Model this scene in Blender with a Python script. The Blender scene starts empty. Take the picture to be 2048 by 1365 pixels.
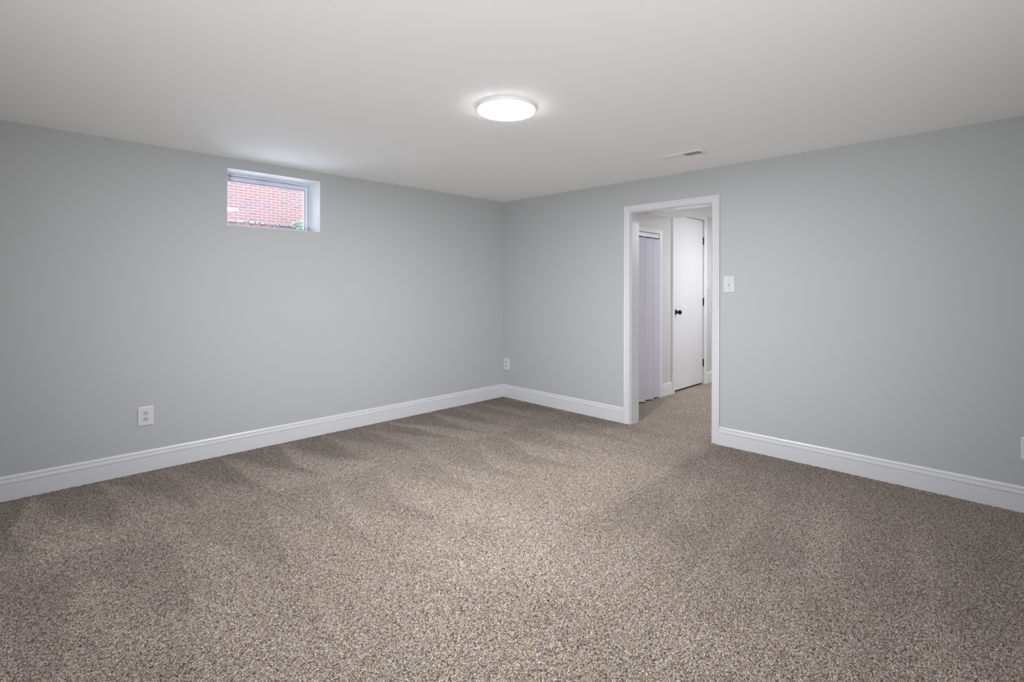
import bpy, bmesh, math, random
import numpy as np
from mathutils import Matrix, Vector

C = bpy.context.scene
COL = C.collection
R = math.radians

# ------------------------------------------------------------------ camera, sky, lights, exposure
H = 2.134                       # ceiling height
XW, YW = 3.885, 4.033           # faces of the right and the left wall
cam_d = bpy.data.cameras.new('camera')
cam = bpy.data.objects.new('camera', cam_d)
COL.objects.link(cam)
cam_d.sensor_fit = 'HORIZONTAL'
cam_d.sensor_width = 36.0
cam_d.lens = 36.0 * 1018.0 / 2048.0
cam_d.shift_y = -(682.5 - 573.0) / 2048.0
cam_d.clip_start = 0.02
cam.matrix_world = (Matrix.Translation((0, 0, 1.21)) @ Matrix.Rotation(R(45.11 - 90), 4, 'Z')
                    @ Matrix.Rotation(R(90), 4, 'X') @ Matrix.Rotation(R(0.11), 4, 'Z'))
C.camera = cam

world = bpy.data.worlds.new('sky')
C.world = world
world.use_nodes = True
wn = world.node_tree
wbg = wn.nodes['Background']
wbg.inputs['Color'].default_value = (0.79, 0.88, 1.0, 1)
wbg.inputs['Strength'].default_value = 16.0

LAMP = 302.0                    # ceiling lamp, radiance of its diffuser
HALL_LAMP = 140.0
FILL_SPOT = 580.0                   # added unseen spot behind the camera that brightens the ceiling

fl_d = bpy.data.lights.new('added_fill_spot', 'SPOT')
fl_d.energy = FILL_SPOT
fl_d.color = (0.98, 0.985, 1.0)
fl_d.spot_size = R(82)
fl_d.spot_blend = 1.0
fl_d.shadow_soft_size = 0.25
fl = bpy.data.objects.new('added_fill_spot', fl_d)
COL.objects.link(fl)
fl.location = (-1.1, -1.1, 0.15)
fl.rotation_euler = Vector((3.71, 3.69, 1.98)).to_track_quat('-Z', 'Y').to_euler()

C.view_settings.view_transform = 'Standard'
C.view_settings.look = 'None'
C.view_settings.gamma = 1.0
C.view_settings.exposure = 0.0
C.view_settings.use_curve_mapping = False
C.cycles.use_denoising = True
C.cycles.max_bounces = 14
C.cycles.diffuse_bounces = 8
C.cycles.sample_clamp_indirect = 10.0

# ------------------------------------------------------------------ materials
def new_mat(name):
    m = bpy.data.materials.new(name)
    m.use_nodes = True
    return m, m.node_tree.nodes, m.node_tree.links, m.node_tree.nodes['Principled BSDF']

def plain(name, col, rough=0.5, spec=0.5, metal=0.0, bump=0.0, scale=200.0):
    m, n, l, p = new_mat(name)
    p.inputs['Base Color'].default_value = (*col, 1)
    p.inputs['Roughness'].default_value = rough
    p.inputs['Specular IOR Level'].default_value = spec
    p.inputs['Metallic'].default_value = metal
    if bump:
        tc = n.new('ShaderNodeTexCoord')
        nz = n.new('ShaderNodeTexNoise')
        nz.inputs['Scale'].default_value = scale
        nz.inputs['Detail'].default_value = 3
        b = n.new('ShaderNodeBump')
        b.inputs['Strength'].default_value = bump
        b.inputs['Distance'].default_value = 0.001
        l.new(tc.outputs['Object'], nz.inputs['Vector'])
        l.new(nz.outputs['Fac'], b.inputs['Height'])
        l.new(b.outputs['Normal'], p.inputs['Normal'])
    return m

M = {}
M['wall'] = plain('grey_wall_paint', (0.495, 0.51, 0.515), 0.55, 0.3, bump=0.08, scale=260)
M['hall_wall'] = plain('pale_hall_paint', (0.60, 0.605, 0.595), 0.6, 0.3, bump=0.08, scale=260)
M['ceiling'] = plain('ceiling_paint', (0.94, 0.945, 0.95), 0.8, 0.2, bump=0.08, scale=220)
M['trim'] = plain('white_trim_paint', (0.70, 0.70, 0.735), 0.35, 0.5)
M['gloss'] = plain('glossy_white_jamb_paint', (0.655, 0.655, 0.675), 0.09, 0.9)
M['reveal'] = plain('white_reveal_paint', (0.82, 0.83, 0.85), 0.5, 0.4)
M['vinyl'] = plain('white_vinyl', (0.71, 0.75, 0.85), 0.35, 0.5)
M['gasket'] = plain('grey_gasket', (0.16, 0.17, 0.25), 0.6, 0.3)
M['door'] = plain('white_door_paint', (0.75, 0.75, 0.775), 0.35, 0.5)
M['black'] = plain('matt_black_metal', (0.012, 0.012, 0.014), 0.35, 0.5, 0.6)
M['plate'] = plain('white_plate_plastic', (0.70, 0.70, 0.73), 0.3, 0.5)
M['recept'] = plain('white_receptacle_plastic', (0.58, 0.58, 0.60), 0.35, 0.5)
M['slot'] = plain('dark_slot', (0.02, 0.017, 0.016), 0.8, 0.1)
M['screw'] = plain('painted_screw', (0.62, 0.62, 0.64), 0.35, 0.5)
M['vane'] = plain('lavender_grey_vane', (0.60, 0.59, 0.672), 0.55, 0.3, bump=0.05, scale=500)
M['vent'] = plain('white_register_enamel', (0.80, 0.80, 0.79), 0.4, 0.4)
M['duct'] = plain('dark_duct', (0.10, 0.105, 0.10), 0.7, 0.2, 0.0)
M['lamp_body'] = plain('white_lamp_body', (0.85, 0.85, 0.86), 0.4, 0.4)
M['bark'] = plain('shrub_stem', (0.12, 0.09, 0.06), 0.9, 0.1)
M['leaf'] = plain('pale_green_leaf', (0.105, 0.130, 0.098), 0.6, 0.3)
M['stone'] = plain('pale_ledge_stone', (0.105, 0.10, 0.11), 0.9, 0.1, bump=0.5, scale=12)

def emit(name, col, s):
    m, n, l, p = new_mat(name)
    p.inputs['Base Color'].default_value = (0.9, 0.9, 0.9, 1)
    p.inputs['Emission Color'].default_value = (*col, 1)
    p.inputs['Emission Strength'].default_value = s
    return m
M['lamp'] = emit('lit_diffuser', (0.95, 0.98, 1.02), LAMP)
M['lamp_rim'] = emit('dim_diffuser_edge', (0.97, 0.98, 1.0), 7.0)
M['hall_lamp'] = emit('lit_hall_diffuser', (0.975, 0.985, 1.0), HALL_LAMP)

def glass_mat():
    m = bpy.data.materials.new('window_glass')
    m.use_nodes = True
    n, l = m.node_tree.nodes, m.node_tree.links
    n.clear()
    out = n.new('ShaderNodeOutputMaterial')
    mix = n.new('ShaderNodeMixShader')
    tr = n.new('ShaderNodeBsdfTransparent')
    tr.inputs['Color'].default_value = (0.95, 0.96, 0.98, 1)
    gl = n.new('ShaderNodeBsdfGlossy')
    gl.inputs['Roughness'].default_value = 0.0
    fr = n.new('ShaderNodeFresnel')
    fr.inputs['IOR'].default_value = 1.5
    l.new(fr.outputs[0], mix.inputs[0])
    l.new(tr.outputs[0], mix.inputs[1])
    l.new(gl.outputs[0], mix.inputs[2])
    l.new(mix.outputs[0], out.inputs[0])
    return m
M['glass'] = glass_mat()

def brick_mat():
    m, n, l, p = new_mat('pink_brick')
    tc = n.new('ShaderNodeTexCoord')
    sp = n.new('ShaderNodeSeparateXYZ')
    cb = n.new('ShaderNodeCombineXYZ')
    l.new(tc.outputs['Object'], sp.inputs[0])
    l.new(sp.outputs['X'], cb.inputs['X'])
    l.new(sp.outputs['Z'], cb.inputs['Y'])
    def bt(c1, c2, bias):
        b = n.new('ShaderNodeTexBrick')
        b.offset = 0.5
        b.inputs['Scale'].default_value = 1.0
        b.inputs['Brick Width'].default_value = 0.205
        b.inputs['Row Height'].default_value = 0.065
        b.inputs['Mortar Size'].default_value = 0.006
        b.inputs['Mortar Smooth'].default_value = 0.2
        b.inputs['Bias'].default_value = bias
        b.inputs['Color1'].default_value = (*c1, 1)
        b.inputs['Color2'].default_value = (*c2, 1)
        b.inputs['Mortar'].default_value = (0.150, 0.122, 0.122, 1)
        l.new(cb.outputs[0], b.inputs['Vector'])
        return b
    b1 = bt((0.104, 0.055, 0.050), (0.096, 0.059, 0.057), 0.0)
    b2 = bt((0.0, 0.0, 0.0), (1.0, 1.0, 1.0), 0.0)
    b2.inputs['Mortar'].default_value = (0.5, 0.5, 0.5, 1)
    rp = n.new('ShaderNodeValToRGB')
    rp.color_ramp.interpolation = 'CONSTANT'
    e = rp.color_ramp.elements
    e[0].position = 0.0
    e[0].color = (0.62, 0.62, 0.62, 1)
    e[1].position = 0.10
    e[1].color = (0, 0, 0, 1)
    x = e.new(0.82)
    x.color = (0.30, 0.30, 0.30, 1)
    x = e.new(0.93)
    x.color = (0, 0, 0, 1)
    l.new(b2.outputs['Color'], rp.inputs[0])
    mx = n.new('ShaderNodeMixRGB')
    mx.inputs['Color2'].default_value = (0.064, 0.054, 0.062, 1)
    l.new(rp.outputs[0], mx.inputs['Fac'])
    l.new(b1.outputs['Color'], mx.inputs['Color1'])
    l.new(mx.outputs[0], p.inputs['Base Color'])
    p.inputs['Roughness'].default_value = 0.9
    p.inputs['Specular IOR Level'].default_value = 0.1
    bp = n.new('ShaderNodeBump')
    bp.inputs['Strength'].default_value = 0.4
    bp.inputs['Distance'].default_value = 0.006
    bp.invert = True
    l.new(b1.outputs['Fac'], bp.inputs['Height'])
    l.new(bp.outputs['Normal'], p.inputs['Normal'])
    return m
M['brick'] = brick_mat()

def bounce_ground_mat():  # unseen ground outside, made pale to bounce daylight up through the window
    m, n, l, p = new_mat('pale_bounce_ground')
    tc = n.new('ShaderNodeTexCoord')
    nz = n.new('ShaderNodeTexNoise')
    nz.inputs['Scale'].default_value = 6
    nz.inputs['Detail'].default_value = 8
    rp = n.new('ShaderNodeValToRGB')
    rp.color_ramp.elements[0].color = (0.40, 0.40, 0.39, 1)
    rp.color_ramp.elements[1].color = (0.55, 0.55, 0.53, 1)
    l.new(tc.outputs['Object'], nz.inputs['Vector'])
    l.new(nz.outputs['Fac'], rp.inputs[0])
    l.new(rp.outputs[0], p.inputs['Base Color'])
    p.inputs['Roughness'].default_value = 1.0
    return m
M['bounce_ground'] = bounce_ground_mat()

def carpet_mat():
    """speckled twist pile: every tuft has its own yarn colour; brushed strokes lean the pile"""
    m, n, l, p = new_mat('speckled_carpet')
    tc = n.new('ShaderNodeTexCoord')
    def noise(scale, detail, vec=None, rough=0.5):
        z = n.new('ShaderNodeTexNoise')
        z.inputs['Scale'].default_value = scale
        z.inputs['Detail'].default_value = detail
        z.inputs['Roughness'].default_value = rough
        l.new(vec or tc.outputs['Object'], z.inputs['Vector'])
        return z
    def mixc(kind, a, b, fac):
        x = n.new('ShaderNodeMixRGB')
        x.blend_type = kind
        if isinstance(fac, float):
            x.inputs['Fac'].default_value = fac
        else:
            l.new(fac, x.inputs['Fac'])
        for s, v in (('Color1', a), ('Color2', b)):
            if isinstance(v, tuple):
                x.inputs[s].default_value = v
            else:
                l.new(v, x.inputs[s])
        return x.outputs[0]
    # wriggle the tuft cells
    wz = noise(240, 2)
    warp = n.new('ShaderNodeVectorMath')
    warp.operation = 'MULTIPLY_ADD'
    l.new(wz.outputs['Color'], warp.inputs[0])
    warp.inputs[1].default_value = (0.008, 0.008, 0.0)
    l.new(tc.outputs['Object'], warp.inputs[2])
    fl2 = n.new('ShaderNodeVectorMath')
    fl2.operation = 'MULTIPLY'
    l.new(warp.outputs[0], fl2.inputs[0])
    fl2.inputs[1].default_value = (1, 1, 0)
    vo = n.new('ShaderNodeTexVoronoi')
    vo.voronoi_dimensions = '2D'
    vo.inputs['Scale'].default_value = 195
    l.new(fl2.outputs[0], vo.inputs['Vector'])
    sp = n.new('ShaderNodeSeparateColor')
    l.new(vo.outputs['Color'], sp.inputs[0])
    rp = n.new('ShaderNodeValToRGB')
    rp.color_ramp.interpolation = 'CONSTANT'
    e = rp.color_ramp.elements
    stops = [(0.0, (0.130, 0.093, 0.067)), (0.07, (0.259, 0.185, 0.134)), (0.22, (0.362, 0.280, 0.216)),
             (0.45, (0.458, 0.371, 0.302)), (0.66, (0.362, 0.329, 0.323)), (0.78, (0.553, 0.468, 0.394)),
             (0.92, (0.639, 0.567, 0.503))]
    e[0].position, e[0].color = stops[0][0], (*stops[0][1], 1)
    e[1].position, e[1].color = stops[1][0], (*stops[1][1], 1)
    for pos, col in stops[2:]:
        x = e.new(pos)
        x.color = (*col, 1)
    l.new(sp.outputs[0], rp.inputs[0])
    # shade between the yarn tips painted into the colour
    gap_shade = n.new('ShaderNodeMapRange')
    gap_shade.inputs['From Min'].default_value = 0.26
    gap_shade.inputs['From Max'].default_value = 0.62
    gap_shade.inputs['To Min'].default_value = 1.0
    gap_shade.inputs['To Max'].default_value = 0.27
    l.new(vo.outputs['Distance'], gap_shade.inputs['Value'])
    c = mixc('MULTIPLY', rp.outputs[0], gap_shade.outputs[0], 1.0)
    # vacuum-brushed pile plus painted light falloff (vertex attribute, -1 .. 1)
    at = n.new('ShaderNodeAttribute')
    at.attribute_name = 'nap_light'
    nap_light = n.new('ShaderNodeMapRange')
    nap_light.inputs['From Min'].default_value = -1
    nap_light.inputs['From Max'].default_value = 1
    nap_light.inputs['To Min'].default_value = 0.64
    nap_light.inputs['To Max'].default_value = 1.32
    l.new(at.outputs['Fac'], nap_light.inputs['Value'])
    c = mixc('MULTIPLY', c, nap_light.outputs[0], 1.0)
    l.new(c, p.inputs['Base Color'])
    p.inputs['Roughness'].default_value = 1.0
    p.inputs['Specular IOR Level'].default_value = 0.05
    p.inputs['Sheen Weight'].default_value = 0.15
    p.inputs['Sheen Roughness'].default_value = 0.6
    bp = n.new('ShaderNodeBump')
    bp.inputs['Strength'].default_value = 0.55
    bp.inputs['Distance'].default_value = 0.004
    bp.invert = True
    l.new(vo.outputs['Distance'], bp.inputs['Height'])
    l.new(bp.outputs['Normal'], p.inputs['Normal'])
    return m
M['carpet'] = carpet_mat()

# ------------------------------------------------------------------ mesh helpers
def box(bm, x0, x1, y0, y1, z0, z1, bevel=0.0, seg=2):
    v = [bm.verts.new((x, y, z)) for x in (x0, x1) for y in (y0, y1) for z in (z0, z1)]
    fs = [(0, 1, 3, 2), (4, 6, 7, 5), (0, 4, 5, 1), (2, 3, 7, 6), (0, 2, 6, 4), (1, 5, 7, 3)]
    F = [bm.faces.new([v[i] for i in f]) for f in fs]
    if bevel:
        ed = list({e for f in F for e in f.edges})
        bmesh.ops.bevel(bm, geom=ed, offset=bevel, segments=seg, affect='EDGES', profile=0.5)

def lathe(bm, prof, n=48, mat=Matrix.Identity(4)):
    """prof: (radius, height) pairs, revolved about Z, then placed by mat"""
    rings = []
    for r, z in prof:
        if r < 1e-6:
            rings.append([bm.verts.new(mat @ Vector((0, 0, z)))])
        else:
            rings.append([bm.verts.new(mat @ Vector((r * math.cos(2 * math.pi * i / n), r * math.sin(2 * math.pi * i / n), z)))
                          for i in range(n)])
    for a, b in zip(rings, rings[1:]):
        for i in range(n):
            j = (i + 1) % n
            q = [a[i % len(a)], a[j % len(a)], b[j % len(b)], b[i % len(b)]]
            u = []
            for w in q:
                if w not in u:
                    u.append(w)
            if len(u) > 2:
                bm.faces.new(u)

def prism(bm, prof, place, t0, t1):
    """prof: closed polygon of (a, b); place(a, b, t) gives the point; runs from t0 to t1 (callables of (a,b) allowed: mitres)"""
    f0 = t0 if callable(t0) else (lambda a, b: t0)
    f1 = t1 if callable(t1) else (lambda a, b: t1)
    A = [bm.verts.new(place(a, b, f0(a, b))) for a, b in prof]
    B = [bm.verts.new(place(a, b, f1(a, b))) for a, b in prof]
    k = len(prof)
    for i in range(k):
        j = (i + 1) % k
        bm.faces.new((A[i], A[j], B[j], B[i]))
    bm.faces.new(A)
    bm.faces.new(B[::-1])

def obj(name, bm, mat, parent=None, smooth=False):
    bmesh.ops.recalc_face_normals(bm, faces=bm.faces)
    me = bpy.data.meshes.new(name)
    bm.to_mesh(me)
    bm.free()
    me.materials.append(mat)
    if smooth:
        me.polygons.foreach_set('use_smooth', [True] * len(me.polygons))
        try:
            me.set_sharp_from_angle(angle=R(35))
        except Exception:
            pass
    o = bpy.data.objects.new(name, me)
    COL.objects.link(o)
    if parent is not None:
        o.parent = parent
    return o

def boxes(name, lst, mat, parent=None, bevel=0.0):
    bm = bmesh.new()
    for b in lst:
        box(bm, *b, bevel=bevel)
    return obj(name, bm, mat, parent)

def tag(o, label=None, cat=None, group=None, kind=None):
    for k, v in (('label', label), ('category', cat), ('group', group), ('kind', kind)):
        if v:
            o[k] = v
    return o

def empty(name, loc=(0, 0, 0), rz=0.0):
    o = bpy.data.objects.new(name, None)
    COL.objects.link(o)
    o.empty_display_size = 0.05
    o.location = loc
    o.rotation_euler = (0, 0, rz)
    return o

def copy_tree(o, parent=None):
    c = o.copy()
    COL.objects.link(c)
    if parent is not None:
        c.parent = parent
    for ch in list(o.children):
        copy_tree(ch, c)
    return c

# ------------------------------------------------------------------ the room shell
X0, Y0 = -1.4, -1.4             # faces of the two walls behind the camera
TW = 0.12                       # thickness of the right wall
DY0, DY1, DZ = 1.700, 2.421, 1.857      # rough doorway in the right wall
WX0, WX1, WZ0, WZ1 = 1.129, 1.814, 1.646, 2.058   # window opening in the left wall
WT = 0.30                       # thickness of the left wall

tag(boxes('wall_left', [(X0 - .1, WX0, YW, YW + WT, -.05, H), (WX1, XW + TW, YW, YW + WT, -.05, H),
                        (WX0, WX1, YW, YW + WT, -.05, WZ0), (WX0, WX1, YW, YW + WT, WZ1, H)], M['wall']),
    'pale grey painted wall with the small high basement window', 'wall', kind='structure')
tag(boxes('wall_right', [(XW, XW + TW, Y0 - .1, DY0, -.05, H), (XW, XW + TW, DY1, YW, -.05, H),
                         (XW, XW + TW, DY0, DY1, DZ, H)], M['wall']),
    'pale grey painted wall with the white framed doorway', 'wall', kind='structure')
tag(boxes('wall_rear', [(X0 - .1, XW, Y0 - .1, Y0, -.05, H)], M['wall']),
    'grey wall facing the window wall', 'wall', kind='structure')
tag(boxes('wall_side', [(X0 - .1, X0, Y0, YW, -.05, H)], M['wall']),
    'grey wall facing the doorway wall', 'wall', kind='structure')

VX, VY = 3.364, 1.672           # centre of the ceiling register
VA, VB = 0.052, 0.128           # half sizes of the duct opening
tag(boxes('ceiling', [(X0 - .1, VX - VA, Y0 - .1, YW + WT, H, H + .1), (VX + VA, XW + TW, Y0 - .1, YW + WT, H, H + .1),
                      (VX - VA, VX + VA, Y0 - .1, VY - VB, H, H + .1), (VX - VA, VX + VA, VY + VB, YW + WT, H, H + .1)],
          M['ceiling']), 'smooth white painted ceiling', 'ceiling', kind='structure')

# ------------------------------------------------------------------ carpet
def build_floor():
    rng = np.random.default_rng(7)
    def smooth_noise(sx, sy, fx, fy, seed):
        g = np.random.default_rng(seed).standard_normal((int(sx * fx) + 4, int(sy * fy) + 4))
        return g
    def sample(g, u, v):
        i = np.floor(u).astype(int)
        j = np.floor(v).astype(int)
        a = u - i
        b = v - j
        a = a * a * (3 - 2 * a)
        b = b * b * (3 - 2 * b)
        i %= g.shape[0] - 1
        j %= g.shape[1] - 1
        return (g[i, j] * (1 - a) * (1 - b) + g[i + 1, j] * a * (1 - b) + g[i, j + 1] * (1 - a) * b + g[i + 1, j + 1] * a * b)
    def nap_light_of(x, y):
        g = np.random.default_rng(3).standard_normal((64, 64))
        h = np.random.default_rng(5).standard_normal((64, 64))
        def sm(v, a, b):
            t = np.clip((v - a) / (b - a), 0, 1)
            return t * t * (3 - 2 * t)
        soft = sample(g, (x + 3) * 1.5, (y + 3) * 1.5) * 0.16 + sample(h, (x + 3) * 4.5, (y + 3) * 4.5) * 0.13
        wob = 0.06 * sample(h, x * 0 + 7.3, (y + 3) * 1.3) + 0.05 * sample(g, (x + 3) * 2.0, (y + 3) * 2.0)
        dl = YW - y
        # vacuum strokes pushed against the left wall: dark wedges widest at the wall, all ending on one line
        ph = (x + wob + 0.09 * dl + 0.22) / 0.34
        k = np.floor(ph)
        sw = ph - k
        line = 0.98 + 0.035 * np.sin(k * 2.4) + 0.02 * np.sin(x * 9)
        t = np.clip(dl / line, 0, 1.2)
        amp = 0.8 + 0.3 * np.sin(k * 1.7)
        row1 = sm(t * 1.10 - sw, -0.10, 0.22) * 1.10 * amp - 0.70
        row1 = np.where(sw > 0.94, row1 + 0.35 * amp, row1)
        # the next row of strokes, ending further into the room
        ph2 = (x + wob + 0.12 * dl + 0.05) / 0.37
        k2 = np.floor(ph2)
        sw2 = ph2 - k2
        t2 = np.clip((dl - line) / (1.05 + 0.15 * np.sin(k2 * 2.1)), 0, 1.3)
        row2 = sm(t2 * 1.15 - sw2, -0.12, 0.25) * 0.55 - 0.24
        row3 = 0.26 * np.ones_like(x)
        in1 = 1 - sm(dl, line - 0.03, line + 0.03)
        in2 = (1 - in1) * (1 - sm(dl, 1.85, 2.35))
        in3 = 1 - in1 - in2
        left = in1 * row1 + in2 * row2 + in3 * row3
        # strip along the right wall brushed the other way, its edge straight out from the doorway's corner
        edge = 1 - sm(y + 0.02 * np.sin(x * 7), 1.60, 1.68)
        fade = sm(x, 1.7, 2.5)
        ph3 = (y + wob * 0.8 + 0.10 * (XW - x)) / 0.36
        sw3 = ph3 - np.floor(ph3)
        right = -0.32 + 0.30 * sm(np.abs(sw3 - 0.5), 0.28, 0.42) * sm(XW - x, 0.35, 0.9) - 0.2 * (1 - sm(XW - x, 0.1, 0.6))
        patch = 0.45 * np.exp(-(((x - 2.95) / 0.35) ** 2 + ((y - 0.66) / 0.20) ** 2))
        n = left * (1 - edge * fade) + (right + patch) * edge * fade
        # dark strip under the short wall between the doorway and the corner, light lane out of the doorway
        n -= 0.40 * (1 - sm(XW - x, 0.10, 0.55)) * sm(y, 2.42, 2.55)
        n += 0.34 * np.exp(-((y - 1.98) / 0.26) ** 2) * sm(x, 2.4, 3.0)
        n = np.where(x > XW + .15, 0.75, n)
        # light falloff painted into the pile tone: lighter centre swathe, darker sides
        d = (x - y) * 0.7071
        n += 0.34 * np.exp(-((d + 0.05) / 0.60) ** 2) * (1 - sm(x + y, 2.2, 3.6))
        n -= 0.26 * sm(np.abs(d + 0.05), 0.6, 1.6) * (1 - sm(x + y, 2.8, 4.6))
        return np.clip(n + soft, -1, 1)
    V, F, off = [], [], 0
    NAP_LIGHT = []
    for (x0, x1, y0, y1, st) in ((-.3, XW, -.3, YW, 0.0056), (X0, -.296, Y0, YW, 0.012), (-.3, XW, Y0, -.296, 0.012), (XW - .004, 8.2, 1.35, 3.4, 0.010)):
        nx, ny = int(round((x1 - x0) / st)) + 1, int(round((y1 - y0) / st)) + 1
        gx, gy = np.meshgrid(np.linspace(x0, x1, nx), np.linspace(y0, y1, ny), indexing='ij')
        jx = (rng.random(gx.shape) - .5) * st * 0.7
        jy = (rng.random(gx.shape) - .5) * st * 0.7
        jx[0, :] = jx[-1, :] = 0
        jy[:, 0] = jy[:, -1] = 0
        z = (rng.random(gx.shape) - 0.5) * 0.0045 + rng.standard_normal(gx.shape) * 0.0008
        V.append(np.stack([gx + jx, gy + jy, z], -1).reshape(-1, 3))
        NAP_LIGHT.append(nap_light_of(gx, gy).reshape(-1))
        i = np.arange(nx * ny).reshape(nx, ny) + off
        F.append(np.stack([i[:-1, :-1], i[1:, :-1], i[1:, 1:], i[:-1, 1:]], -1).reshape(-1, 4))
        off += nx * ny
    for (x0, x1, y0, y1) in ((X0 - .1, 8.3, Y0 - .1, YW + .1),):
        V.append(np.array([[x0, y0, -.014], [x1, y0, -.014], [x1, y1, -.014], [x0, y1, -.014]]))
        F.append(np.array([[off, off + 1, off + 2, off + 3]]))
        NAP_LIGHT.append(np.zeros(4))
        off += 4
    V = np.concatenate(V).astype(np.float32)
    F = np.concatenate(F).astype(np.int32)
    NAP_LIGHT = np.concatenate(NAP_LIGHT).astype(np.float32)
    me = bpy.data.meshes.new('floor')
    me.vertices.add(len(V))
    me.vertices.foreach_set('co', V.ravel())
    me.loops.add(F.size)
    me.loops.foreach_set('vertex_index', F.ravel())
    me.polygons.add(len(F))
    me.polygons.foreach_set('loop_start', np.arange(0, F.size, 4, dtype=np.int32))
    me.polygons.foreach_set('use_smooth', np.ones(len(F), dtype=bool))
    me.update(calc_edges=True)
    a = me.attributes.new('nap_light', 'FLOAT', 'POINT')
    a.data.foreach_set('value', NAP_LIGHT)
    me.materials.append(M['carpet'])
    o = bpy.data.objects.new('floor', me)
    COL.objects.link(o)
    return o
tag(build_floor(), 'beige and brown speckled wall to wall carpet with vacuum strokes', 'carpet', kind='structure')

# ------------------------------------------------------------------ baseboards
BB = [(0, 0), (0.0155, 0), (0.0155, 0.0930), (0.0105, 0.0938), (0.0105, 0.0962), (0.0150, 0.0972), (0.0146, 0.1010), (0.0128, 0.110),
      (0.0108, 0.1170), (0.0062, 0.1178), (0.0062, 0.1202), (0.0096, 0.1212), (0.0086, 0.128), (0.0050, 0.1345), (0.0020, 0.1370), (0, 0.1370)]
def baseboard(name, axis, face, side, t0, t1, label):
    """axis: the direction it runs in; face: the wall's coordinate; side: +1/-1 towards the room"""
    bm = bmesh.new()
    pl = (lambda a, b, t: (t, face + side * a, b)) if axis == 'x' else (lambda a, b, t: (face + side * a, t, b))
    prism(bm, [(a, b - .006 if b == 0 else b) for a, b in BB], pl, t0, t1)
    return tag(obj(name, bm, M['trim']), label, 'baseboard', kind='structure')
baseboard('baseboard_left', 'x', YW, -1, X0, lambda a, b: XW - a, 'white moulded baseboard along the window wall')
baseboard('baseboard_right', 'y', XW, -1, Y0, 1.640, 'white moulded baseboard along the wall right of the doorway')
baseboard('baseboard_corner', 'y', XW, -1, 2.489, lambda a, b: YW - a, 'short white baseboard between the doorway and the room corner')

# ------------------------------------------------------------------ doorway casing and jamb
CAS = [(0, 0), (0.008, 0), (0.011, 0.003), (0.011, 0.010), (0.0085, 0.013), (0.0105, 0.017), (0.0125, 0.030), (0.014, 0.044),
       (0.0165, 0.048), (0.0175, 0.053), (0.015, 0.058), (0, 0.058)]
def casing(parent, face_fn, l, r, top, w=0.058, legs=('l', 'r'), m='trim'):
    """face_fn(u, z, d): point at wall coordinate u, height z, d out of the wall. l, r, top: inner edges"""
    prof = [(d, e * w / 0.058) for d, e in CAS]
    if 'l' in legs:
        bm = bmesh.new()
        prism(bm, prof, lambda d, e, t: face_fn(l - e, t, d), -0.006, lambda d, e: top + e)
        obj('casing_leg', bm, M[m], parent)
    if 'r' in legs:
        bm = bmesh.new()
        prism(bm, prof, lambda d, e, t: face_fn(r + e, t, d), -0.006, lambda d, e: top + e)
        obj('casing_leg', bm, M[m], parent)
    bm = bmesh.new()
    prism(bm, prof, lambda d, e, t: face_fn(t, top + e, d), lambda d, e: l - e, lambda d, e: r + e)
    obj('casing_head', bm, M[m], parent)

tr = tag(empty('trim_1'), 'white moulded frame around the open doorway', 'door frame', kind='structure')
JY0, JY1, JZ = DY0 + .001, DY1 - .001, DZ - .001
casing(tr, lambda u, z, d: (XW - d, u, z), DY0 - .002, DY1 + .010, DZ + .004)
casing(tr, lambda u, z, d: (XW + TW + d, u, z), DY0 - .002, DY1 + .006, DZ + .004)
JT = 0.012   # jamb lining
boxes('jamb', [(XW - .0005, XW + TW + .0005, JY1 - .003, JY1 + .001, -.006, JZ)], M['gloss'], tr)
boxes('jamb', [(XW - .0005, XW + TW + .0005, JY0 - .001, JY0 + .003, -.006, JZ)], M['gloss'], tr)
boxes('jamb_head', [(XW - .0005, XW + TW + .0005, JY0 + .003, JY1 - .003, JZ - .003, JZ + .001)], M['gloss'], tr)

# ------------------------------------------------------------------ hallway beyond the doorway
HX0, HX1 = XW + TW, 8.2
HY0, HY1 = 1.40, 2.80           # faces of the hall's side walls
CX0, CX1, CZ = 4.16, 5.052, 1.785         # closet opening
PX0, PX1, PZ = 5.372, 6.140, 2.032        # hall door opening
SOF, SOFX, HC = 1.985, 5.354, 2.088       # dropped ceiling, where it ends, ceiling beyond
TH = 0.55
tag(boxes('wall_hall_left', [(HX0, CX0, HY1, HY1 + TH, -.05, 2.3), (CX1, PX0, HY1, HY1 + TH, -.05, 2.3),
                             (PX1, HX1, HY1, HY1 + TH, -.05, 2.3), (CX0, CX1, HY1, HY1 + TH, CZ, 2.3),
                             (PX0, PX1, HY1, HY1 + TH, PZ, 2.3), (CX0, CX1, HY1 + TH - .06, HY1 + TH, -.05, CZ),
                             (PX0, PX1, HY1 + TH - .06, HY1 + TH, -.05, PZ)], M['hall_wall']),
    'pale hallway wall with the folding closet door and white door', 'wall', kind='structure')
tag(boxes('wall_hall_right', [(HX0, HX1, HY0 - .12, HY0, -.05, 2.3)], M['hall_wall']),
    'pale hallway wall facing the white door', 'wall', kind='structure')
tag(boxes('wall_hall_end', [(HX1, HX1 + .1, HY0 - .12, HY1 + TH, -.05, 2.3)], M['hall_wall']),
    'pale wall closing the far end of the hallway', 'wall', kind='structure')
tag(boxes('ceiling_hall', [(HX0, SOFX, HY0, HY1, SOF, 2.3), (SOFX, HX1, HY0, HY1, HC, 2.3)], M['ceiling']),
    'white hallway ceiling with a dropped section behind the doorway', 'ceiling', kind='structure')
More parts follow.
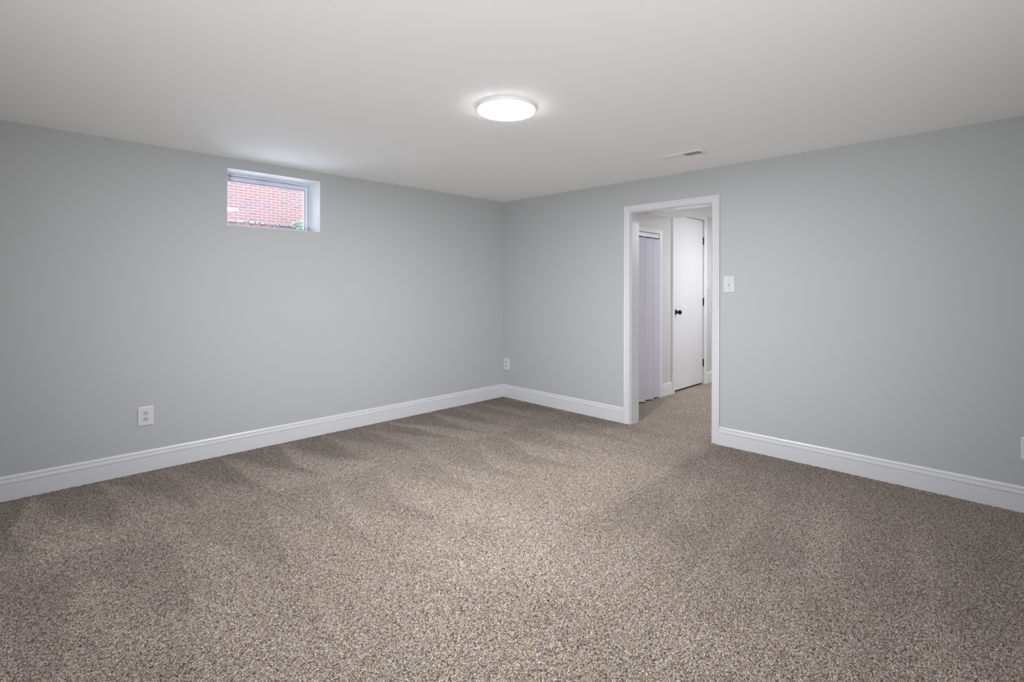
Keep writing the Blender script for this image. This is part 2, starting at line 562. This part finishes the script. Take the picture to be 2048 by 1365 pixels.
def hall_board(name, t0, t1, label, face=HY1, side=-1):
    bm = bmesh.new()
    prism(bm, [(a, b - .006 if b == 0 else b) for a, b in BB], lambda a, b, t: (t, face + side * a, b), t0, t1)
    return tag(obj(name, bm, M['door']), label, 'baseboard', kind='structure')
hall_board('baseboard_hall', CX1 + .052, PX0 - .046, 'short white baseboard between the folding closet door and the white door')
hall_board('baseboard_hall_end', PX1 + .062, HX1, 'white baseboard in the hallway beyond the black door hinges')
hall_board('baseboard_hall_right', HX0, HX1, 'white baseboard on the hallway wall facing the white door', HY0, 1)

# hall door
dr = tag(empty('door_1', (PX0, HY1, 0)), 'plain white hallway door with black knob and black hinges', 'door', kind='structure')
def local(p, o):
    return (p[0] - o[0], p[1] - o[1], p[2] - o[2])
O = (PX0, HY1, 0)
bm = bmesh.new()
box(bm, .006, PX1 - PX0 - .006, .004, .038, .022, PZ - .005, bevel=.0015)
obj('door_panel', bm, M['door'], dr)
boxes('door_stop', [(0, .010, .040, .052, 0, PZ), (PX1 - PX0 - .010, PX1 - PX0, .040, .052, 0, PZ),
                    (0, PX1 - PX0, .040, .052, PZ - .010, PZ)], M['door'], dr)
W = PX1 - PX0
def door_leg(x0, x1, d):
    bm = bmesh.new()
    prism(bm, [(0, x0), (d, x0), (d, x1), (0, x1)], lambda a, b, t: (b, -a, t), -.006, 2.088)
    return obj('casing_leg', bm, M['door'], dr)
door_leg(-.044, -.001, .022)
bm = bmesh.new()
prism(bm, [(0, 0), (.010, 0), (.012, .004), (.016, .044), (.020, .050), (.018, .058), (0, .058)],
      lambda a, b, t: (W + .004 + b, -a, t), -.006, 2.088)
obj('casing_leg', bm, M['door'], dr)
bm = bmesh.new()
box(bm, -.001, W + .004, -.016, 0, PZ + .003, 2.088)
obj('casing_head', bm, M['door'], dr)
for zc in (1.776, 1.024, 0.268):
    bm = bmesh.new()
    lathe(bm, [(0, -.046), (.0065, -.046), (.0065, -.016), (.0062, -.0155), (.0062, -.0145), (.0065, -.014), (.0065, .014), (.0062, .0145),
               (.0062, .0155), (.0065, .016), (.0065, .046), (0, .046)], 16, Matrix.Translation((W - .001, -.0045, zc)))
    box(bm, W - .0045, W + .010, -.0015, .003, zc - .044, zc + .044)
    obj('hinge', bm, M['black'], dr, True)
KX = 0.062
bm = bmesh.new()
mk = Matrix.Translation((KX, .004, 0.918)) @ Matrix.Rotation(R(90), 4, 'X')
lathe(bm, [(0, .018), (.0105, .018), (.011, .032), (.016, .036), (.0245, .043), (.0275, .052), (.0265, .061), (.020, .068), (.010, .071), (0, .0715)], 32, mk)
kn = obj('knob', bm, M['black'], dr, True)
bm = bmesh.new()
lathe(bm, [(0, 0), (.031, 0), (.031, .004), (.027, .010), (.014, .014), (.0115, .020), (0, .020)], 32, mk)
obj('rosette', bm, M['black'], kn, True)

# closet casing
ct = tag(empty('trim_2'), 'white moulded frame around the lavender folding closet door', 'closet frame', kind='structure')
casing(ct, lambda u, z, d: (u, HY1 - d, z), CX0 + .004, CX1 - .004, CZ - .002, w=.052, m='door')

# folding door hanging in the closet opening
vb = tag(empty('folding_door', (CX0, HY1, 0)), 'lavender grey pleated folding door hanging in the hallway closet', 'folding door')
cw = CX1 - CX0
bm = bmesh.new()
prism(bm, [(-.004, 0), (.034, 0), (.036, .004), (.036, .034), (.030, .042), (-.004, .042)],
      lambda a, b, t: (t, a, CZ - .050 + b), .006, cw - .006)
obj('head_rail', bm, M['door'], vb)
def leaf(name, p, q, z0, z1, th=.005):
    d = (Vector(q) - Vector(p)).normalized()
    n = Vector((d.y, -d.x)) * th * .5
    bm = bmesh.new()
    pts = [Vector(p) + n, Vector(q) + n, Vector(q) - n, Vector(p) - n]
    A = [bm.verts.new((v.x, v.y, z0)) for v in pts]
    B = [bm.verts.new((v.x, v.y, z1)) for v in pts]
    for i in range(4):
        bm.faces.new((A[i], A[(i + 1) % 4], B[(i + 1) % 4], B[i]))
    bm.faces.new(A[::-1])
    bm.faces.new(B)
    return obj(name, bm, M['vane'], vb)
def bead(p, z0, z1, parent, r=.0048):
    bm = bmesh.new()
    lathe(bm, [(0, z0), (r, z0), (r, z1), (0, z1)], 12, Matrix.Translation((p[0], p[1], 0)))
    return obj('hinge_bead', bm, M['vane'], parent, True)
def hang(p, parent):
    bm = bmesh.new()
    lathe(bm, [(0, 1.716), (.004, 1.716), (.004, CZ - .048), (0, CZ - .048)], 10, Matrix.Translation((p[0], p[1], 0)))
    return obj('hanger', bm, M['plate'], parent, True)
FZ0, FZ1 = .014, 1.722
yb, yr = .018, -.026            # back and front of the pleats
xr = cw - .010
first = True
while xr > .18:
    xl = xr - (.120 if first else .138)
    pn = leaf('fold_panel', (xl, yb), (xr, yr if not first else yr + .008), FZ0, FZ1)
    if not first:
        bead((xr, yr), FZ0, FZ1, pn)
    bead((xl, yb), FZ0, FZ1, pn)
    hang((xl + .03, yb - .008), pn)
    leaf('fold_return', (xl - .034, yr + .004), (xl - .002, yb - .002), FZ0, FZ1)
    xr = xl - .034
    first = False

# ------------------------------------------------------------------ basement window
w1 = tag(empty('window_1'), 'small white basement window set high in the grey wall', 'window', kind='structure')
RD = 0.185                       # depth of the reveal
yf = YW + RD
e = .0025
boxes('window_reveal', [(WX0, WX0 + e, YW - .0008, yf + .09, WZ0, WZ1), (WX1 - e, WX1, YW - .0008, yf + .09, WZ0, WZ1),
                        (WX0 + e, WX1 - e, YW - .0008, yf + .09, WZ1 - e, WZ1), (WX0 + e, WX1 - e, YW - .0008, yf + .09, WZ0, WZ0 + e)],
      M['reveal'], w1)
def frame(bm, x0, x1, z0, z1, wl, wr, wb, wt, y0, y1, bev=.0015):
    box(bm, x0, x0 + wl, y0, y1, z0, z1, bev)
    box(bm, x1 - wr, x1, y0, y1, z0, z1, bev)
    box(bm, x0 + wl, x1 - wr, y0, y1, z0, z0 + wb, bev)
    box(bm, x0 + wl, x1 - wr, y0, y1, z1 - wt, z1, bev)
fx0, fx1, fz0, fz1 = WX0 + e, WX1 - e, WZ0 + e, WZ1 - e
bm = bmesh.new()
frame(bm, fx0, fx1, fz0, fz1, .010, .010, .010, .014, yf, yf + .075)
fr = obj('window_frame', bm, M['vinyl'], w1)
sx0, sx1, sz0, sz1 = fx0 + .013, fx1 - .013, fz0 + .012, fz1 - .017
bm = bmesh.new()
frame(bm, fx0 + .010, fx1 - .010, fz0 + .010, fz1 - .014, .003, .003, .002, .003, yf + .030, yf + .060, 0)
obj('gasket', bm, M['gasket'], w1)
bm = bmesh.new()
frame(bm, sx0, sx1, sz0, sz1, .024, .024, .014, .034, yf + .010, yf + .050)
ws = obj('window_sash', bm, M['vinyl'], w1)
bm = bmesh.new()
for (bx0, bx1) in ((sx0 + .024, sx0 + .033), (sx1 - .033, sx1 - .024)):
    box(bm, bx0, bx1, yf + .018, yf + .040, sz0 + .014, sz1 - .034, .001)
obj('glazing_bead', bm, M['plate'], ws)
bm = bmesh.new()
box(bm, sx0 + .033, sx1 - .033, yf + .009, yf + .040, sz1 - .0365, sz1 - .0335, 0)
box(bm, sx0 + .033, sx1 - .033, yf + .018, yf + .040, sz0 + .0135, sz0 + .0160, 0)
obj('glazing_seal', bm, M['gasket'], ws)
boxes('pane', [(sx0 + .026, sx1 - .026, yf + .0285, yf + .0295, sz0 + .0145, sz1 - .035)], M['glass'], ws)
bm = bmesh.new()
lx = (WX0 + WX1) / 2 - .03
box(bm, lx - .045, lx + .045, yf + .004, yf + .011, sz1 - .019, sz1 - .003, .002)
box(bm, lx - .010, lx + .010, yf - .010, yf + .006, sz1 - .016, sz1 - .006, .003)
box(bm, lx - .040, lx + .012, yf - .014, yf - .008, sz1 - .014, sz1 - .008, .002)
obj('window_latch', bm, M['vinyl'], w1)

# ------------------------------------------------------------------ what stands outside the window
tag(boxes('ground', [(-6, 16, YW + WT, 13.2, 1.25, 1.50)], M['bounce_ground']),
    'unseen ground between the two houses, made pale to bounce daylight', 'yard', kind='structure')
bw = tag(boxes('wall_brick', [(-6, 16, 12.7, 13.0, 1.2, 4.6)], M['brick']),
         'pink red brick wall of the neighbouring house seen through the window', 'brick wall', kind='structure')
bm = bmesh.new()
random.seed(4)
x = -2.0
while x < 9.0:
    wd = random.uniform(.08, .22)
    d = random.uniform(.02, .07)
    box(bm, x, x + wd - random.uniform(.012, .04), 12.7 - d, 12.7 + .02, 2.664 + random.uniform(-.008, .008), 2.704 + random.uniform(-.010, .010), .004, 1)
    x += wd
tag(obj('brick_ledge', bm, M['stone']), 'pale stone course projecting from the brick wall outside', 'ledge', kind='structure')

def shrub(loc, h, r, label):
    s = tag(empty('shrub', loc), label, 'shrub')
    bm = bmesh.new()
    rnd = random.Random(11)
    for k in range(9):
        a = k * 2.4
        top = Vector((math.cos(a) * r * rnd.uniform(.3, .8), math.sin(a) * r * rnd.uniform(.3, .8), h * rnd.uniform(.7, .95)))
        ax = Vector((math.cos(a + 1.57), math.sin(a + 1.57), 0)) * .008
        ay = Vector((math.cos(a), math.sin(a), 0)) * .008
        A = [bm.verts.new(q) for q in (ax, ay, -ax, -ay)]
        B = [bm.verts.new(top + q * .4) for q in (ax, ay, -ax, -ay)]
        for i in range(4):
            bm.faces.new((A[i], A[(i + 1) % 4], B[(i + 1) % 4], B[i]))
    obj('stem', bm, M['bark'], s)
    bm = bmesh.new()
    for k in range(1500):
        z = rnd.random() ** .7 * h
        rr = r * (1.05 - .55 * z / h) * math.sqrt(rnd.random())
        a = rnd.random() * 6.283
        c = Vector((rr * math.cos(a), rr * math.sin(a), z))
        u = Vector((rnd.gauss(0, 1), rnd.gauss(0, 1), rnd.gauss(.6, 1))).normalized()
        v = u.cross(Vector((rnd.gauss(0, 1), rnd.gauss(0, 1), rnd.gauss(0, 1)))).normalized()
        w = u.cross(v) * .006
        L = rnd.uniform(.05, .10)
        q = [c - u * L * .5, c + v * L * .22 + w, c + u * L * .5, c - v * L * .22 + w]
        bm.faces.new([bm.verts.new(t) for t in q])
    obj('foliage', bm, M['leaf'], s)
    return s
shrub((5.0, 12.2, 1.5), 1.24, .36, 'green leafy shrub against the brick wall outside the window')

# ------------------------------------------------------------------ ceiling lamps
def disk_light(name, loc, mat, label):
    t = tag(empty(name, loc), label, 'ceiling light')
    bm = bmesh.new()
    lathe(bm, [(0, 0), (.150, 0), (.152, -.002), (.152, -.013), (.150, -.017), (.1465, -.0185), (0, -.0185)], 96)
    obj('housing', bm, M['lamp_body'], t, True)
    bm = bmesh.new()
    lathe(bm, [(0, -.0240), (.1425, -.0240), (.1440, -.0256), (.138, -.0264), (.10, -.0272), (0, -.0276)], 96)
    obj('diffuser', bm, mat, t, True)
    bm = bmesh.new()
    lathe(bm, [(.1420, -.0187), (.1450, -.0187), (.1462, -.0200), (.1462, -.0238), (.1442, -.0252), (.1420, -.0239)], 96)
    obj('diffuser_rim', bm, M['lamp_rim'], t, True)
    return t
disk_light('ceiling_light', (1.826, 1.876, H), M['lamp'], 'round flat lit ceiling lamp on the white ceiling of the carpeted room')
disk_light('ceiling_light', (5.95, 1.62, HC), M['hall_lamp'], 'round flat lamp on the hallway ceiling past the dropped section')

# ------------------------------------------------------------------ ceiling register
vt = tag(empty('ceiling_vent', (VX, VY, H)), 'white rectangular air register in the ceiling near the doorway', 'air vent')
OA, OB = .070, .158              # half outer size
bm = bmesh.new()
for (a0, a1, b0, b1) in ((-OA, -VA, -OB, OB), (VA, OA, -OB, OB), (-VA, VA, -OB, -VB), (-VA, VA, VB, OB)):
    pass
prof = [(0, 0), (.003, -.004), (.016, -.009), (.019, -.009), (.019, 0)]
def edge(p0, p1, inn):
    """one mitred side of the register's rim"""
    d = (Vector(p1) - Vector(p0))
    L = d.length
    d.normalize()
    i = Vector(inn)
    A = [bm.verts.new((*(Vector(p0) + i * a + d * a), b)) for a, b in prof]
    B = [bm.verts.new((*(Vector(p1) + i * a - d * a), b)) for a, b in prof]
    for k in range(len(prof)):
        j = (k + 1) % len(prof)
        bm.faces.new((A[k], A[j], B[j], B[k]))
edge((-OA, -OB), (OA, -OB), (0, 1))
edge((OA, -OB), (OA, OB), (-1, 0))
edge((OA, OB), (-OA, OB), (0, -1))
edge((-OA, OB), (-OA, -OB), (1, 0))
box(bm, -VA, VA, -.0035, .0035, -.008, -.001)
box(bm, -VA, VA, -VB - .012, -VB + .002, -.008, -.001)
box(bm, -VA, VA, VB - .002, VB + .012, -.008, -.001)
obj('register_frame', bm, M['vent'], vt)
for side in (-1, 1):
    for k in range(9):
        y = side * (.010 + k * .0132 + .004)
        bm = bmesh.new()
        a = R(48) * side
        c, s = math.cos(a), math.sin(a)
        hw = .0072
        pts = []
        for (u, v) in ((-hw, -.0006), (hw, -.0006), (hw, .0006), (-hw, .0006)):
            pts.append((y + u * s * -1 + v * c, -.0035 + u * c + v * s))
        A = [bm.verts.new((-VA, q[0], q[1])) for q in pts]
        B = [bm.verts.new((VA, q[0], q[1])) for q in pts]
        for i in range(4):
            bm.faces.new((A[i], A[(i + 1) % 4], B[(i + 1) % 4], B[i]))
        bm.faces.new(A)
        bm.faces.new(B[::-1])
        obj('louver', bm, M['vent'], vt)
for sy in (-1, 1):
    bm = bmesh.new()
    lathe(bm, [(0, -.0105), (.0025, -.0102), (.0034, -.009), (.0034, -.0075), (0, -.0075)], 12, Matrix.Translation((0, sy * (OB - .013), 0)))
    obj('screw', bm, M['screw'], vt)
boxes('duct', [(-VA - .004, -VA, -VB, VB, .002, .30), (VA, VA + .004, -VB, VB, .002, .30), (-VA, VA, -VB - .004, -VB, .002, .30),
               (-VA, VA, VB, VB + .004, .002, .30), (-VA, VA, -VB, VB, .30, .304)], M['duct'], vt)

# ------------------------------------------------------------------ outlets and switches
# built facing -Y: x along the wall, y out of the wall negative, z up; origin at the plate's centre on the wall
def cover_plate(bm, w, h, d=.0060):
    b = .006
    pts = [((w / 2), 0.0), (w / 2, -.0015), (w / 2 - b * .5, -d * .75), (w / 2 - b, -d)]
    hh = [h / 2, h / 2, h / 2 - b * .5, h / 2 - b]
    rings = []
    for (x, y), z in zip(pts, hh):
        cr = .004
        ring = []
        for sx, sz in ((1, 1), (-1, 1), (-1, -1), (1, -1)):
            for t in ((0, 1, 2) if sx * sz > 0 else (2, 1, 0)):
                an = t * math.pi / 4
                ring.append(bm.verts.new((sx * (x - cr + cr * math.cos(an)), y, sz * (z - cr + cr * math.sin(an)))))
        rings.append(ring)
    for a, b2 in zip(rings, rings[1:]):
        for i in range(len(a)):
            j = (i + 1) % len(a)
            bm.faces.new((a[i], a[j], b2[j], b2[i]))
    bm.faces.new(rings[-1])
    bm.faces.new(rings[0][::-1])

def screw(parent, x, z, y=-.0060, r=.0030):
    bm = bmesh.new()
    lathe(bm, [(0, .0012), (r * .8, .0010), (r, .0002), (r, -.002), (0, -.002)], 14, Matrix.Translation((x, y, z)) @ Matrix.Rotation(R(90), 4, 'X'))
    s = obj('screw', bm, M['screw'], parent)
    boxes('screw_slot', [(x - r * .75, x + r * .75, y - .0013, y - .0009, z - .0004, z + .0004)], M['slot'], s)

def make_outlet(loc, rz, label, w=.087, h=.124):
    o = tag(empty('wall_outlet', loc, rz), label, 'outlet', 'white duplex outlets on the grey walls')
    bm = bmesh.new()
    cover_plate(bm, w, h)
    obj('cover_plate', bm, M['plate'], o)
    for zc in (.0195, -.0195):
        bm = bmesh.new()
        n = 40
        A, B = [], []
        for i in range(n):
            t = 2 * math.pi * i / n
            x, z = .0172 * math.cos(t), .0172 * math.sin(t)
            z = max(-.0142, min(.0142, z))
            A.append(bm.verts.new((x, -.004, zc + z)))
            B.append(bm.verts.new((x * .96, -.0078, zc + z * .96)))
        for i in range(n):
            bm.faces.new((A[i], A[(i + 1) % n], B[(i + 1) % n], B[i]))
        bm.faces.new(B)
        rc = obj('receptacle', bm, M['recept'], o)
        for sx, hh in ((-.0064, .0042), (.0064, .0034)):
            boxes('slot', [(sx - .0013, sx + .0013, -.0081, -.0070, zc + .0038 - hh, zc + .0038 + hh)], M['slot'], rc)
        bm = bmesh.new()
        pts = [(.0028 * math.cos(t), min(.0014, .0028 * math.sin(t))) for t in [2 * math.pi * i / 20 for i in range(20)]]
        A = [bm.verts.new((x, -.0070, zc - .0075 + z)) for x, z in pts]
        B = [bm.verts.new((x, -.0081, zc - .0075 + z)) for x, z in pts]
        for i in range(20):
            bm.faces.new((A[i], A[(i + 1) % 20], B[(i + 1) % 20], B[i]))
        bm.faces.new(B)
        obj('ground_slot', bm, M['slot'], rc)
    screw(o, 0, 0)
    return o
o1 = make_outlet((.6505, YW - .0004, .360), 0, 'white duplex outlet low on the window wall, left of the window')
o2 = copy_tree(o1)
o2.location = (XW - .0004, 3.9815, .359)
o2.rotation_euler = (0, 0, R(-90))
o2['label'] = 'white duplex outlet tucked into the room corner above the short baseboard'
o3 = copy_tree(o1)
o3.location = (XW - .0004, .0060 - .0435, .341)
o3.rotation_euler = (0, 0, R(-90))
o3['label'] = 'white duplex outlet cut by the picture edge, on the wall right of the doorway'

def make_switch(loc, rz, label, w=.085, h=.124):
    o = tag(empty('light_switch', loc, rz), label, 'light switch')
    bm = bmesh.new()
    cover_plate(bm, w, h)
    obj('cover_plate', bm, M['plate'], o)
    boxes('toggle_slot', [(-.0052, .0052, -.0064, -.0055, -.0120, .0120)], M['recept'], o)
    bm = bmesh.new()
    prism(bm, [(-.004, -.0085), (-.0062, -.0075), (-.016, .0075), (-.0155, .0110), (-.0125, .0105), (-.004, .0055)],
          lambda a, b, t: (t, a, b), -.0040, .0040)
    obj('toggle', bm, M['plate'], o)
    boxes('toggle_gap', [(-.0040, .0040, -.0066, -.0060, -.0118, -.0078)], M['slot'], o)
    screw(o, 0, .030)
    screw(o, 0, -.030)
    return o
s1 = make_switch((XW - .0004, 1.5705, 1.228), R(-90), 'white toggle light switch on the grey wall right of the doorway')
s2 = copy_tree(s1)
s2.location = (6.268, HY1 - .0004, 1.232)
s2.rotation_euler = (0, 0, 0)
s2['label'] = 'white toggle light switch in the hallway beside the black hinges'
